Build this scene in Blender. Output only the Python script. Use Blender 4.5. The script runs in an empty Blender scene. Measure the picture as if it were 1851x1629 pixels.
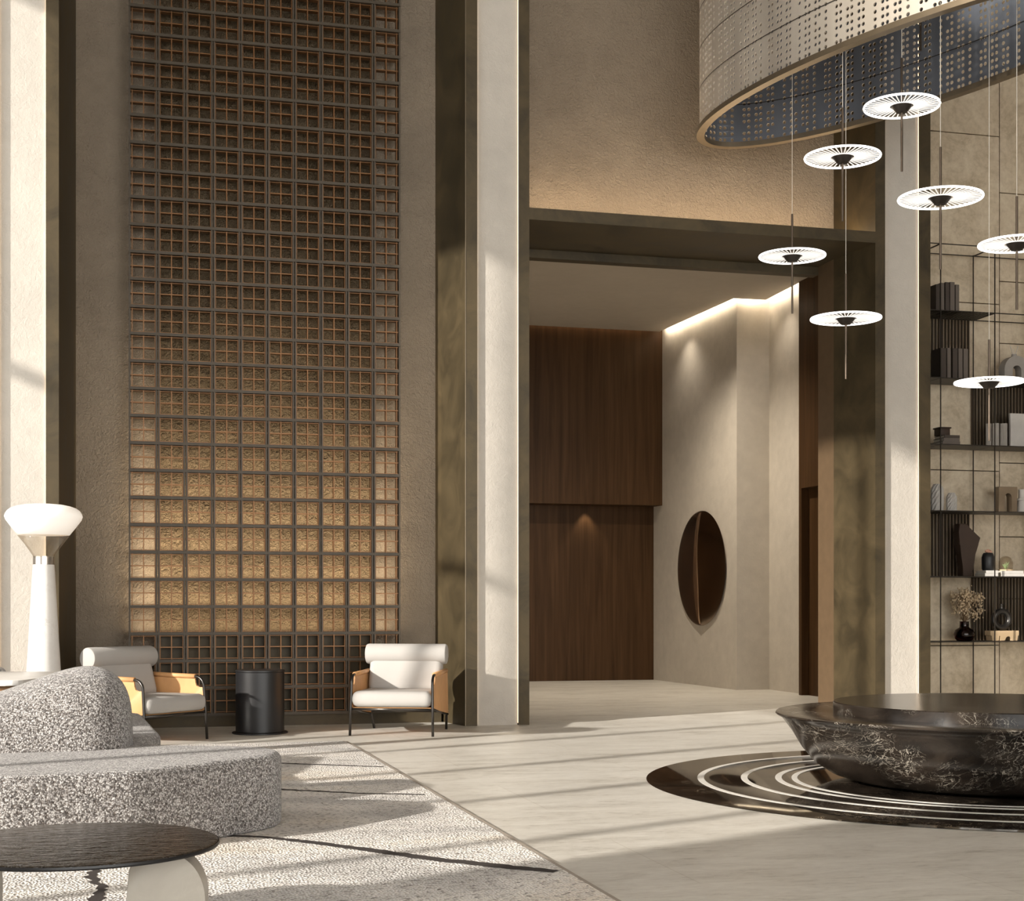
import bpy, bmesh, math, random
from mathutils import Vector, Matrix
random.seed(7)
S = bpy.context.scene
COL = S.collection
PI = math.pi
# ------------------------------------------------------------------ camera frame (survey of the photograph, 1851 x 1629)
FPX, CH, HY, CX = 2680.0, 1.2, 1095.0, 925.5
YAW = math.radians(14.58)
RT = (math.cos(YAW), -math.sin(YAW)); FW = (math.sin(YAW), math.cos(YAW))
def cam2room(xc, zc): return (xc*RT[0]+zc*FW[0], xc*RT[1]+zc*FW[1])
def at_z(px, py, z=0.0):
    Z = (CH-z)*FPX/(py-HY); return cam2room((px-CX)/FPX*Z, Z)
def at_depth(px, Z): return cam2room((px-CX)/FPX*Z, Z)
def x_on(px, Y):
    t = (px-CX)/FPX; return Y*(t*RT[0]+FW[0])/(t*RT[1]+FW[1])
def depth(x, y): return x*FW[0]+y*FW[1]
def z_of(py, Z): return CH+(HY-py)/FPX*Z

# ------------------------------------------------------------------ mesh builder
class MB:
    def __init__(s): s.bm = bmesh.new()
    def face(s, vs):
        try: return s.bm.faces.new(vs)
        except ValueError: return None
    def box(s, x0, x1, y0, y1, z0, z1, bev=0, seg=2):
        return s.prism([(x0, y0), (x1, y0), (x1, y1), (x0, y1)], z0, z1, bev, seg)
    def prism(s, poly, z0, z1, bev=0, seg=2):
        a = sum(poly[i][0]*poly[(i+1) % len(poly)][1]-poly[(i+1) % len(poly)][0]*poly[i][1] for i in range(len(poly)))
        if a < 0: poly = poly[::-1]
        n = len(poly)
        b = [s.bm.verts.new((x, y, z0)) for x, y in poly]; t = [s.bm.verts.new((x, y, z1)) for x, y in poly]
        fs = [s.face(b[::-1]), s.face(t)]
        for i in range(n): fs.append(s.face([b[i], b[(i+1) % n], t[(i+1) % n], t[i]]))
        if bev:
            ed = list({e for f in fs for e in f.edges})
            bmesh.ops.bevel(s.bm, geom=ed, offset=bev, segments=seg, profile=0.5, affect='EDGES')
        return s
    def pillow(s, poly, z0, z1, r, seg=6):                   # prism with rounded upper and lower rims
        a = sum(poly[i][0]*poly[(i+1) % len(poly)][1]-poly[(i+1) % len(poly)][0]*poly[i][1] for i in range(len(poly)))
        if a < 0: poly = poly[::-1]
        n = len(poly); nrm = []
        for i in range(n):
            p, q = Vector(poly[i-1]), Vector(poly[(i+1) % n]); d = (q-p).normalized(); nrm.append((-d.y, d.x))
        prof = [(r*.5, z0)]+[(r*.5*(1-math.sin(PI/2*k/3)), z0+r*.5*(1-math.cos(PI/2*k/3))) for k in range(1, 4)]
        prof += [(0, z0+(z1-z0)*t) for t in (.3, .5, .7)]
        prof += [(r*(1-math.cos(PI/2*k/seg)), z1-r+r*math.sin(PI/2*k/seg)) for k in range(seg+1)]
        prof += [(r+.05, z1+.001)]
        rings = [[s.bm.verts.new((p[0]+m_[0]*o, p[1]+m_[1]*o, z)) for p, m_ in zip(poly, nrm)] for o, z in prof]
        for a_, b_ in zip(rings, rings[1:]):
            for k in range(n): s.face([a_[k], a_[(k+1) % n], b_[(k+1) % n], b_[k]])
        s.face(rings[0][::-1]); s.face(rings[-1])
        return s
    def side_prism(s, poly, x0, x1, bev=0, seg=2):          # polygon in (y, z), extruded along x
        n0 = len(s.bm.verts)
        s.prism(poly, x0, x1, bev, seg)
        s.bm.verts.ensure_lookup_table()
        for v in s.bm.verts[n0:]: v.co = Vector((v.co.z, v.co.x, v.co.y))
        return s
    def front_prism(s, poly, y0, y1, bev=0, seg=2):         # polygon in (x, z), extruded along y
        n0 = len(s.bm.verts)
        s.prism(poly, -y1, -y0, bev, seg)
        s.bm.verts.ensure_lookup_table()
        for v in s.bm.verts[n0:]: v.co = Vector((v.co.x, -v.co.z, v.co.y))
        return s
    def tube(s, pts, r, seg=10, cap=True):
        pts = [Vector(p) for p in pts]; rings = []; n = len(pts)
        ref = None
        for i, p in enumerate(pts):
            d = (pts[min(i+1, n-1)]-pts[max(i-1, 0)]).normalized()
            if ref is None:
                ref = Vector((0, 0, 1)) if abs(d.z) < .9 else Vector((1, 0, 0))
            u = (ref-d*ref.dot(d)).normalized(); w = d.cross(u); ref = u
            rr = r[i] if isinstance(r, (list, tuple)) else r
            rings.append([s.bm.verts.new(p+(u*math.cos(2*PI*k/seg)+w*math.sin(2*PI*k/seg))*rr) for k in range(seg)])
        for a, b in zip(rings, rings[1:]):
            for k in range(seg): s.face([a[k], a[(k+1) % seg], b[(k+1) % seg], b[k]])
        if cap: s.face(rings[0][::-1]); s.face(rings[-1])
        return s
    def lathe(s, prof, c=(0, 0, 0), seg=48, sy=1.0):        # prof: (r, z) from bottom to top
        rings = []
        for r, z in prof:
            if r < 1e-6: rings.append([s.bm.verts.new((c[0], c[1], c[2]+z))])
            else: rings.append([s.bm.verts.new((c[0]+r*math.cos(2*PI*k/seg), c[1]+sy*r*math.sin(2*PI*k/seg), c[2]+z)) for k in range(seg)])
        for a, b in zip(rings, rings[1:]):
            for k in range(seg):
                k2 = (k+1) % seg
                if len(a) == 1 and len(b) == 1: continue
                if len(a) == 1: s.face([a[0], b[k2], b[k]])
                elif len(b) == 1: s.face([a[k], a[k2], b[0]])
                else: s.face([a[k], a[k2], b[k2], b[k]])
        return s
    def grid(s, rows):                                       # rows of points -> quads
        vs = [[s.bm.verts.new(p) for p in r] for r in rows]
        for a, b in zip(vs, vs[1:]):
            for k in range(len(a)-1): s.face([a[k], a[k+1], b[k+1], b[k]])
        return s
    def xform(s, m):
        for v in s.bm.verts: v.co = m @ v.co
        return s
    def move(s, x, y, z): return s.xform(Matrix.Translation((x, y, z)))
    def build(s, name, m, parent=None, smooth=False, world=False, kind=None):
        if world and parent: s.move(*(-Vector(parent.location)))
        bmesh.ops.remove_doubles(s.bm, verts=s.bm.verts, dist=1e-6)
        bmesh.ops.recalc_face_normals(s.bm, faces=s.bm.faces)
        me = bpy.data.meshes.new(name); s.bm.to_mesh(me); s.bm.free()
        for mm in (m if isinstance(m, list) else [m]): me.materials.append(mm)
        if smooth:
            for p in me.polygons: p.use_smooth = True
            if isinstance(smooth, float): me.set_sharp_from_angle(angle=smooth)
        o = bpy.data.objects.new(name, me); COL.objects.link(o)
        if parent: o.parent = parent
        elif kind: o['kind'] = kind
        return o
def struct(name, mb, m, smooth=False, parent=None): return mb.build(name, m, parent, smooth, kind='structure')
def tag(o, label, cat, group=None, kind=None):
    o['label'] = label; o['category'] = cat
    if group: o['group'] = group
    if kind: o['kind'] = kind
    return o
def thing(name, label, cat, loc, rz=0, group=None):
    o = bpy.data.objects.new(name, None); COL.objects.link(o); o.empty_display_size = .1
    o.location = loc; o.rotation_euler = (0, 0, rz)
    return tag(o, label, cat, group)
def copy_tree(o, parent=None):
    c = o.copy(); COL.objects.link(c); c.parent = parent
    for ch in list(o.children): copy_tree(ch, c)
    return c
def subsurf(o, lv=2):
    m = o.modifiers.new('smooth', 'SUBSURF'); m.levels = lv; m.render_levels = lv
    return o
def arc(c, r, a0, a1, n): return [(c[0]+r*math.cos(a0+(a1-a0)*i/n), c[1]+r*math.sin(a0+(a1-a0)*i/n)) for i in range(n+1)]
def chaikin(p, n=2, closed=True):
    for _ in range(n):
        q = []
        for i in range(len(p) if closed else len(p)-1):
            a, b = p[i], p[(i+1) % len(p)]
            q += [(a[0]*.75+b[0]*.25, a[1]*.75+b[1]*.25), (a[0]*.25+b[0]*.75, a[1]*.25+b[1]*.75)]
        p = q
    return p
def round_poly(p, r, n=5):
    out = []
    for i in range(len(p)):
        a, b, c = Vector(p[i-1]), Vector(p[i]), Vector(p[(i+1) % len(p)])
        u = (a-b); w = (c-b); d = min(r, u.length*.45, w.length*.45)
        s, e = b+u.normalized()*d, b+w.normalized()*d
        for k in range(n+1):
            t = k/n; q = s*(1-t)**2+b*2*t*(1-t)+e*t*t; out.append((q.x, q.y))
    return out

# ------------------------------------------------------------------ materials
class NT:
    def __init__(s, name):
        s.m = bpy.data.materials.new(name); s.m.use_nodes = True; s.t = s.m.node_tree; s.N = s.t.nodes
        s.b = s.N['Principled BSDF']; s.out = s.N['Material Output']; s.tc = None
    def n(s, typ, ins=None, **kw):
        x = s.N.new(typ)
        for k, v in kw.items(): setattr(x, k, v)
        for k, v in (ins or {}).items():
            if hasattr(v, 'bl_idname') or isinstance(v, bpy.types.NodeSocket): s.t.links.new(v, x.inputs[k])
            else: x.inputs[k].default_value = v
        return x
    def pos(s, scale=(1, 1, 1), rot=(0, 0, 0)):
        if not s.tc: s.tc = s.n('ShaderNodeTexCoord')
        return s.n('ShaderNodeMapping', {'Vector': s.tc.outputs['Object'], 'Scale': scale, 'Rotation': rot}).outputs[0]
    def noise(s, v, scale, detail=4, rough=.55, dist=0):
        return s.n('ShaderNodeTexNoise', {'Vector': v, 'Scale': scale, 'Detail': detail, 'Roughness': rough, 'Distortion': dist}).outputs['Fac']
    def ramp(s, f, stops):
        r = s.n('ShaderNodeValToRGB', {'Fac': f}); e = r.color_ramp.elements
        while len(e) < len(stops): e.new(.5)
        for el, (p, c) in zip(e, stops):
            el.position = p; el.color = (*c, 1) if len(c) == 3 else c
        return r.outputs['Color']
    def mix(s, f, a, b, mode='MIX'):
        x = s.n('ShaderNodeMix', data_type='RGBA', blend_type=mode)
        for k, v in ((0, f), (6, a), (7, b)):
            if isinstance(v, bpy.types.NodeSocket): s.t.links.new(v, x.inputs[k])
            else: x.inputs[k].default_value = v if k == 0 else ((*v, 1) if len(v) == 3 else v)
        return x.outputs[2]
    def math(s, op, a, b=0, c=0):
        x = s.n('ShaderNodeMath', operation=op)
        for k, v in enumerate((a, b, c)):
            if isinstance(v, bpy.types.NodeSocket): s.t.links.new(v, x.inputs[k])
            else: x.inputs[k].default_value = v
        return x.outputs[0]
    def bump(s, h, strength=.3, dist=.01):
        s.t.links.new(s.n('ShaderNodeBump', {'Height': h, 'Strength': strength, 'Distance': dist}).outputs[0], s.b.inputs['Normal'])
    def set(s, **kw):
        nm = dict(color='Base Color', rough='Roughness', metal='Metallic', spec='Specular IOR Level', ior='IOR', trans='Transmission Weight',
                  ecol='Emission Color', estr='Emission Strength', alpha='Alpha', sheen='Sheen Weight', coat='Coat Weight', sub='Subsurface Weight')
        for k, v in kw.items():
            i = s.b.inputs[nm[k]]
            if isinstance(v, bpy.types.NodeSocket): s.t.links.new(v, i)
            else: i.default_value = (*v, 1) if isinstance(v, tuple) and len(v) == 3 else v
        return s
def plain(name, c, rough=.5, metal=0, **kw):
    t = NT(name); v = t.pos()
    k = t.noise(v, 9, 3)
    t.set(color=t.ramp(k, [(.3, tuple(x*.92 for x in c)), (.7, tuple(min(1, x*1.06) for x in c))]), rough=rough, metal=metal, **kw)
    return t.m
def plaster(name, c, bscale, bstr, var=.12, rough=.85, dist=.02):
    t = NT(name); v = t.pos()
    big = t.noise(v, .9, 5, .6); mid = t.noise(v, 7, 5)
    k = t.math('ADD', t.math('MULTIPLY', big, .65), t.math('MULTIPLY', mid, .35))
    t.set(color=t.ramp(k, [(.35, tuple(x*(1-var) for x in c)), (.65, tuple(x*(1+var) for x in c))]), rough=rough, spec=.25)
    t.bump(t.math('ADD', t.noise(v, bscale, 3, .6, .6), t.math('MULTIPLY', t.noise(v, bscale*3, 2), .3)), bstr, dist)
    return t.m
M = {}
M['wall'] = plaster('wall_plaster', (.285, .232, .174), 30, 1.0)
M['rough'] = plaster('hammered_plaster', (.165, .122, .075), 26, 1.0, .2, .8, .05)
M['stone'] = plaster('column_stone', (.54, .50, .443), 28, .28, .08)
M['corr'] = plaster('corridor_plaster', (.58, .53, .46), 14, .12, .1)
M['ceilc'] = plaster('corridor_ceiling_paint', (.50, .45, .385), 6, .05, .05)
M['ceil'] = plaster('ceiling_paint', (.34, .30, .25), 6, .05, .05)
def m_bronze():
    t = NT('bronze_cladding'); v = t.pos()
    k = t.noise(v, 2.2, 6, .65, .8)
    t.set(color=t.ramp(k, [(.3, (.038, .028, .013)), (.7, (.098, .071, .034))]), rough=t.math('ADD', t.math('MULTIPLY', k, .25), .42), metal=.3, spec=.5)
    return t.m
M['bronze'] = m_bronze()
def m_floor():
    t = NT('travertine_floor'); v = t.pos((.9, 2.6, 1)); w = t.pos()
    a = t.noise(v, 1.6, 8, .68, .7); b = t.noise(v, 11, 8, .75, .4); d = t.noise(w, .35, 3)
    k = t.math('ADD', t.math('ADD', t.math('MULTIPLY', a, .45), t.math('MULTIPLY', b, .42)), t.math('MULTIPLY', d, .13))
    col = t.ramp(k, [(.38, (.44, .405, .345)), (.47, (.66, .625, .56)), (.56, (.76, .73, .665)), (.64, (.82, .79, .72))])
    br = t.n('ShaderNodeTexBrick', {'Vector': t.pos((1, 1, 1)), 'Color1': (1, 1, 1, 1), 'Color2': (.95, .95, .95, 1), 'Mortar': (.82, .8, .77, 1),
             'Scale': 1.0, 'Mortar Size': .003, 'Brick Width': 2.4, 'Row Height': 1.2})
    t.set(color=t.mix(1, col, br.outputs['Color'], 'MULTIPLY'), rough=t.math('ADD', t.math('MULTIPLY', b, .3), .24), spec=.4)
    t.bump(b, .05, .01)
    return t.m
M['floor'] = m_floor()
def m_marble(name, base, base2, vein, scale, rough, vw=.018, amount=.5, sc=(1, 1, 1), rt=(0, 0, 0), spec=.6):
    t = NT(name); v = t.pos(sc, rt)
    b = t.noise(v, scale*1.3, 6, .65, 1)
    def veins(sc, dist, w):
        n_ = t.noise(v, sc, 5, .55, dist)
        d_ = t.math('ABSOLUTE', t.math('SUBTRACT', n_, .5))
        return t.math('SUBTRACT', 1, t.math('SMOOTH_MIN', t.math('DIVIDE', d_, w), 1, .05))
    mask = t.ramp(t.noise(v, scale*.9, 3), [(amount, (0, 0, 0)), (amount+.2, (1, 1, 1))])
    k = t.math('MULTIPLY', t.math('MAXIMUM', veins(scale*2, 1.6, vw), t.math('MULTIPLY', veins(scale*5, 1.2, vw*1.6), .45)), mask)
    t.set(color=t.mix(k, t.ramp(b, [(.35, base), (.68, base2)]), vein), rough=rough, spec=spec)
    return t.m
M['blackmarble'] = m_marble('black_marble', (.010, .0075, .006), (.036, .027, .02), (.72, .65, .54), 2.4, .2, .010, .44, (1.5, .55, 1.5), (.5, .6, .8), .45)
M['blackfloor'] = m_marble('black_marble_floor', (.006, .005, .004), (.03, .022, .016), (.5, .4, .28), 2.0, .06, .01, .5)
M['whitemarble'] = m_marble('white_marble', (.70, .67, .63), (.80, .77, .73), (.5, .45, .4), 2.5, .35, .02, .5)
M['greymarble'] = m_marble('grey_marble', (.42, .38, .32), (.5, .46, .39), (.55, .51, .44), 2.2, .4, .02, .55)
def m_wood(name, c1, c2, axis=2, rough=.45, scale=1):
    t = NT(name); sc = [13*scale]*3; sc[axis] = .5*scale
    v = t.pos(tuple(sc)); a = t.noise(v, 1, 6, .6, .6); p = t.noise(t.pos((1.7, 1.7, .05)), 1, 1)
    k = t.math('ADD', t.math('MULTIPLY', a, .75), t.math('MULTIPLY', p, .25))
    t.set(color=t.ramp(k, [(.33, c1), (.66, c2)]), rough=rough, spec=.15); t.bump(a, .12, .003)
    return t.m
M['wood'] = m_wood('dark_walnut', (.042, .020, .007), (.088, .045, .019))
M['lightwood'] = m_wood('pale_wood', (.5, .36, .21), (.66, .5, .32), 0, .5)
M['tablewood'] = m_wood('mid_wood', (.22, .12, .06), (.34, .2, .11), 0)
def m_boucle():
    t = NT('boucle'); v = t.pos()
    d = t.n('ShaderNodeTexNoise', {'Vector': v, 'Scale': 60.0, 'Detail': 2.0})
    vv = t.n('ShaderNodeVectorMath', {0: v, 1: t.n('ShaderNodeVectorMath', {0: d.outputs['Color'], 'Scale': .02}, operation='SCALE').outputs[0]}, operation='ADD').outputs[0]
    vo = t.n('ShaderNodeTexVoronoi', {'Vector': vv, 'Scale': 125.0, 'Randomness': 1.0})
    g = t.n('ShaderNodeSeparateColor', {'Color': vo.outputs['Color']}).outputs[0]
    col = t.ramp(g, [(0, (.135, .125, .12)), (.25, (.24, .226, .216)), (.5, (.44, .42, .405)), (.75, (.63, .61, .59)), (1, (.74, .72, .70))])
    edge = t.ramp(vo.outputs['Distance'], [(.25, (1, 1, 1)), (.75, (.25, .22, .2))])
    t.set(color=t.mix(1, col, edge, 'MULTIPLY'), rough=.95, spec=.1, sheen=.3)
    t.bump(t.math('SUBTRACT', 1, vo.outputs['Distance']), .5, .012)
    return t.m
M['boucle'] = m_boucle()
def m_rug():
    t = NT('rug_pile'); v = t.pos()
    vo = t.n('ShaderNodeTexVoronoi', {'Vector': v, 'Scale': 70.0})
    g = t.n('ShaderNodeSeparateColor', {'Color': vo.outputs['Color']}).outputs[0]
    pat = t.noise(t.pos((.55, 1.3, 1), (0, 0, .12)), 1.0, 3, .5, .6)
    base = t.ramp(pat, [(.36, (.56, .54, .52)), (.46, (.72, .69, .66)), (.56, (.80, .765, .72)), (.66, (.78, .70, .61))])
    sp = t.ramp(g, [(0, (.30, .27, .25)), (.10, (.72, .70, .68)), (.35, (1, 1, 1)), (1, (1.1, 1.08, 1.05))])
    t.set(color=t.mix(1, base, sp, 'MULTIPLY'), rough=1, spec=.05, sheen=.1)
    t.bump(t.math('ADD', vo.outputs['Distance'], t.math('MULTIPLY', t.noise(v, 30, 3), .6)), .7, .02)
    return t.m
M['rug'] = m_rug()
M['rugline'] = plain('rug_dark_yarn', (.035, .026, .022), 1)
M['rugedge'] = plain('rug_binding', (.36, .31, .26), .9)
M['cream'] = plaster('cream_upholstery', (.44, .42, .395), 160, .12, .03, .9, .003)
M['leather'] = plain('tan_leather', (.62, .33, .14), .5)
M['steel'] = plain('dark_steel', (.07, .065, .06), .28, .85)
M['chrome'] = plain('satin_chrome', (.55, .52, .48), .25, .9)
M['black'] = plain('black_lacquer', (.014, .014, .015), .38)
M['blackmetal'] = plain('black_metal', (.035, .028, .022), .45, .5)
M['ring'] = plain('white_inlay', (.85, .82, .76), .35)
M['shadebronze'] = plain('shaded_bronze_reveal', (.125, .08, .043), .55, .2)  # bronze copy browned to stand for grazing sun on the jamb's rear
M['lattice'] = plain('lattice_bronze', (.072, .056, .038), .5, .3)
M['seam'] = plain('joint_shadow_gap', (.11, .085, .055), .9)
def m_stonewall():
    t = NT('travertine_slabs'); v = t.pos()
    a = t.noise(v, 2.5, 8, .7, .8); b = t.noise(v, 16, 5, .65)
    k = t.math('ADD', t.math('MULTIPLY', a, .65), t.math('MULTIPLY', b, .35))
    t.set(color=t.ramp(k, [(.33, (.42, .335, .225)), (.5, (.63, .525, .38)), (.66, (.76, .66, .50))]), rough=.55, spec=.3); t.bump(b, .1, .01)
    return t.m
M['slab'] = m_stonewall()
def m_drum(name, c1, c2, ro=.28):
    t = NT(name); v = t.pos((1, 1, .25))
    k = t.noise(v, 2.2, 3)
    t.set(color=t.ramp(k, [(.3, c1), (.7, c2)]), rough=ro, metal=.7)
    return t.m
M['drum'] = m_drum('perforated_steel', (.66, .60, .52), (.86, .80, .71), .5)
M['drumin'] = m_drum('sky_tinted_inner_steel', (.22, .24, .28), (.32, .35, .41), .3)  # sky's blue reflection and the inner dimness put into the steel colour
M['drumrim'] = plain('drum_rim_metal', (.22, .175, .12), .4, .7)
def m_emit(name, c, s):
    t = NT(name); k = t.noise(t.pos(), 3, 1)
    t.set(color=(.9, .88, .85), ecol=t.ramp(k, [(0, tuple(x*.97 for x in c)), (1, c)]), estr=s, rough=.4); return t.m
M['led'] = m_emit('warm_led', (1, .72, .45), 2.6)
M['ledlintel'] = m_emit('lintel_led', (1, .76, .5), 24)
M['ledcorr'] = m_emit('cove_led', (1, .88, .70), 34)
M['lit'] = m_emit('lit_acrylic_rim', (1, .97, .92), 2.6)
M['fin'] = m_emit('lit_acrylic_fins', (1, .96, .9), .6)
M['opal'] = m_emit('opal_glass_lit', (1, .87, .72), .38)
def m_glass(name, c, rough=.02, ior=1.45):
    t = NT(name); k = t.noise(t.pos(), 4, 1)
    t.set(color=t.ramp(k, [(0, c), (1, tuple(min(1, x*1.02) for x in c))]), trans=1.0, rough=rough, ior=ior); return t.m
def m_thin(name):
    t = NT(name); lw_ = t.n('ShaderNodeLayerWeight', {'Blend': .35}); fr = t.n('ShaderNodeMath', {0: lw_.outputs['Facing'], 1: .22}, operation='MULTIPLY'); k = t.noise(t.pos(), 3, 1)
    tr = t.n('ShaderNodeBsdfTransparent', {'Color': t.ramp(k, [(0, (.93, .91, .88)), (1, (.96, .94, .91))])}); gl = t.n('ShaderNodeBsdfGlossy', {'Roughness': .03})
    mx = t.n('ShaderNodeMixShader', {0: fr.outputs[0], 1: tr.outputs[0], 2: gl.outputs[0]})
    t.t.links.new(mx.outputs[0], t.out.inputs['Surface']); return t.m
M['clear'] = m_thin('clear_thin_glass')
M['wineglass'] = m_glass('dark_red_glass', (.10, .03, .025), .05)
def m_table():
    t = NT('rippled_bronze_glass'); v = t.pos((1.0, 2.6, 1), (0, 0, .25))
    a = t.noise(v, 15, 3, .55, .4); p = t.noise(t.pos(), 1.6, 2)
    t.set(color=t.ramp(p, [(.35, (.022, .017, .012)), (.65, (.05, .038, .027))]), rough=.1, metal=.2, spec=.6)
    t.bump(a, 1.0, .03)
    return t.m
M['table'] = m_table()
def m_mirror():
    t = NT('dark_bronze_mirror'); k = t.noise(t.pos(), 2, 2)
    t.set(color=t.ramp(k, [(.3, (.24, .185, .135)), (.7, (.34, .265, .20))]), rough=.22, metal=1); return t.m
M['crease'] = plain('polished_bronze_band', (.55, .38, .25), .2, .9)
M['mirror'] = m_mirror()

# ------------------------------------------------------------------ the setting
TOP = 9.2
WX = -6.0
struct('floor', MB().box(WX-.4, 14, -10, 24, -.2, 0), M['floor'])
struct('ceiling', MB().box(WX-.4, 14, -10, 15.9, TOP, TOP+.2), M['ceil'])
# window wall on the left (its bars throw the stripes of shade)
lw = MB()
lw.box(WX-.3, WX, -10, 2.96, 0, TOP); lw.box(WX-.3, WX, 11.75, 15.2, 0, TOP); lw.box(WX-.3, WX, 2.96, 11.75, 8.6, TOP)
struct('wall_left', lw, M['wall'])
wf = MB()
for y in (3.67, 5.21, 6.77, 8.42, 10.0): wf.box(WX-.12, WX-.02, y-.04, y+.04, 0, 8.6)
wf.box(WX-.12, WX-.02, 2.96, 11.75, 5.24, 5.34); wf.box(WX-.12, WX-.02, 2.96, 11.75, 0, .06)
struct('window_1', wf, M['blackmetal'])
struct('wall_right', MB().box(13.8, 14, -10, 15.2, 0, TOP), M['wall'])
rw = MB(); rw.box(WX, 14, -10.2, -10, 8.0, TOP)
struct('wall_rear', rw, M['wall'])
# back wall: niche behind the lattice, wall over the lintel, slabs behind the shelves
struct('wall_back', MB().box(-.75, 3.3, 15.2, 15.4, 0, TOP), M['wall'])
struct('wall_lintel', MB().box(3.9, 7.72, 15.2, 15.4, 5.21, TOP), M['wall'])
sl = MB()
g = .006
for x0, x1, zs in ((8.42, 9.82, (0, .74, 2.76, 4.7, 6.65, TOP)), (9.82, 11.4, (0, 1.28, 2.0, 2.86, 4.25, 4.97, 6.0, 7.5, TOP)), (11.4, 13.8, (0, 2.0, 4.25, 6.0, 7.5, TOP))):
    for a, b in zip(zs, zs[1:]): sl.box(x0+g, x1-g, 15.25, 15.29, a+g, b-g)
struct('wall_shelves', sl, M['slab'])
struct('wall_shelves_backing', MB().box(8.42, 13.8, 15.29, 15.4, 0, TOP), M['seam'])
FY, LY = 14.40, 13.47
def led(name, poly, z0, z1, key='led'):
    return struct(name, MB().prism(poly, z0, z1), M[key])
# centre column: bronze trim, stone, bronze trim
struct('trim_1', MB().prism([(3.27, FY), (3.388, FY), (3.388, 15.2), (3.126, 15.2)], 0, TOP), M['bronze'])
struct('column_centre', MB().box(3.394, 3.811, FY+.042, 15.2, 0, TOP), M['stone'])
struct('trim_2', MB().box(3.817, 3.926, FY, 15.6, 0, TOP), M['bronze'])
# right column
struct('trim_3', MB().prism([(7.77, FY), (7.886, FY), (7.886, 15.2), (7.685, 15.2)], 0, TOP), M['bronze'])
struct('trim_8', MB().prism([(7.685, 15.2), (7.886, 15.2), (7.886, 15.6), (7.692, 15.6)], 0, 5.09), M['shadebronze'])  # rear part of the jamb, its weaker sun painted in
struct('column_right', MB().box(7.892, 8.296, FY+.042, 15.2, 0, TOP), M['stone'])
struct('trim_4', MB().box(8.302, 8.429, FY, 15.3, 0, TOP), M['bronze'])
# left column stands further forward
struct('trim_5', MB().prism([(-.568, LY), (-.677, LY), (-.677, 15.2), (-.48, 15.2)], 0, TOP), M['bronze'])
struct('column_left', MB().box(-1.057, -.683, LY+.042, 15.2, 0, TOP), M['stone'])
struct('trim_6', MB().box(-1.18, -1.063, LY, 15.2, 0, TOP), M['bronze'])
struct('wall_front_left', MB().box(WX, -1.18, LY+.1, LY+.3, 0, TOP), M['wall'])
# highlight along the trim edge, put in as a strip of lighter metal
struct('trim_highlight', MB().box(3.264, 3.27, FY-.004, FY+.01, 0, TOP), M['drumrim'])
# warm led lines in the gaps beside the stone
k = 0
for x, y in ((3.388, FY), (3.817, FY), (7.886, FY), (8.302, FY), (-.677, LY), (-1.063, LY)):
    k += 1
    sgn = 1 if k in (1, 3, 6) else -1
    led('trim_led_%d' % k, [(x, y+.030), (x+sgn*.003, y+.030), (x+sgn*.003, y+.038), (x, y+.038)], .02, TOP-.05)
# portal lintel with its lip and light shelf
ln = MB(); ln.box(3.926, 7.77, FY, 15.6, 5.09, 5.21); ln.box(3.926, 7.70, 15.6, 15.75, 5.0, 5.21)
struct('lintel', ln, M['bronze'])
led('trim_led_7', [(3.95, 14.74), (7.66, 14.74), (7.66, 14.80), (3.95, 14.80)], 5.212, 5.25, 'ledlintel')
struct('baseboard_back', MB().box(-.5, 3.14, 14.96, 15.2, 0, .12), M['bronze'])
# corridor
cw = MB()
cw.prism([(8.26, 22.75), (8.40, 19.6), (8.90, 19.6), (8.90, 18.3), (9.2, 18.3), (9.2, 22.75)], 0, 6.1)
struct('wall_corridor_right', cw, M['corr'])
struct('wall_corridor_left', MB().box(3.6, 3.9, 15.6, 22.9, 0, 6.1), M['corr'])
struct('wall_corridor_front', MB().box(7.80, 9.2, 15.62, 15.78, 0, 6.1), M['corr'])
struct('wall_corridor_end', MB().box(3.9, 9.2, 22.66, 22.9, 0, 2.84), M['wood'])
struct('wall_corridor_end_upper', MB().box(3.9, 8.35, 22.30, 22.9, 2.80, 6.1), M['wood'])
slab = [(3.9, 15.78), (8.70, 15.78), (8.80, 19.5), (8.32, 19.52), (8.19, 22.18), (3.9, 22.18)]
struct('ceiling_corridor', MB().prism(slab, 5.55, 5.68), M['ceilc'])
struct('ceiling_corridor_upper', MB().box(3.9, 9.2, 15.62, 22.9, 6.1, 6.2), M['ceil'])
for i, (a, b) in enumerate((((8.715, 16.2), (8.80, 19.48)), ((8.78, 19.53), (8.34, 19.545)), ((8.325, 19.6), (8.20, 22.1)), ((8.1, 22.2), (4.0, 22.2)))):
    a, b = Vector(a), Vector(b); d = (b-a).normalized(); n_ = Vector((-d.y, d.x))
    if i == 3 or n_.x < -.5: n_ = -n_
    if i == 1: n_ = Vector((0, 1))
    if i == 3: n_ = Vector((0, 1))
    q = a+n_*.006; r_ = b+n_*.006
    led('trim_cove_%d' % (i+1), [tuple(a), tuple(b), tuple(r_), tuple(q)], 5.60, 5.66, 'led' if i == 3 else 'ledcorr')
dr = thing('door_1', 'dark walnut door set in the walnut panelled side wall of the corridor', 'door', (8.8, 17.2, 0)); dr['kind'] = 'structure'
MB().box(8.74, 8.95, 15.9, 18.3, 2.77, 6.0).build('door_header', M['wood'], dr, world=True)
MB().box(8.74, 8.95, 18.22, 18.3, 0, 2.77).build('door_frame', M['wood'], dr, world=True)
MB().box(8.84, 8.9, 15.9, 18.22, 0, 2.77).build('door_leaf', M['wood'], dr, world=True)

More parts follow.
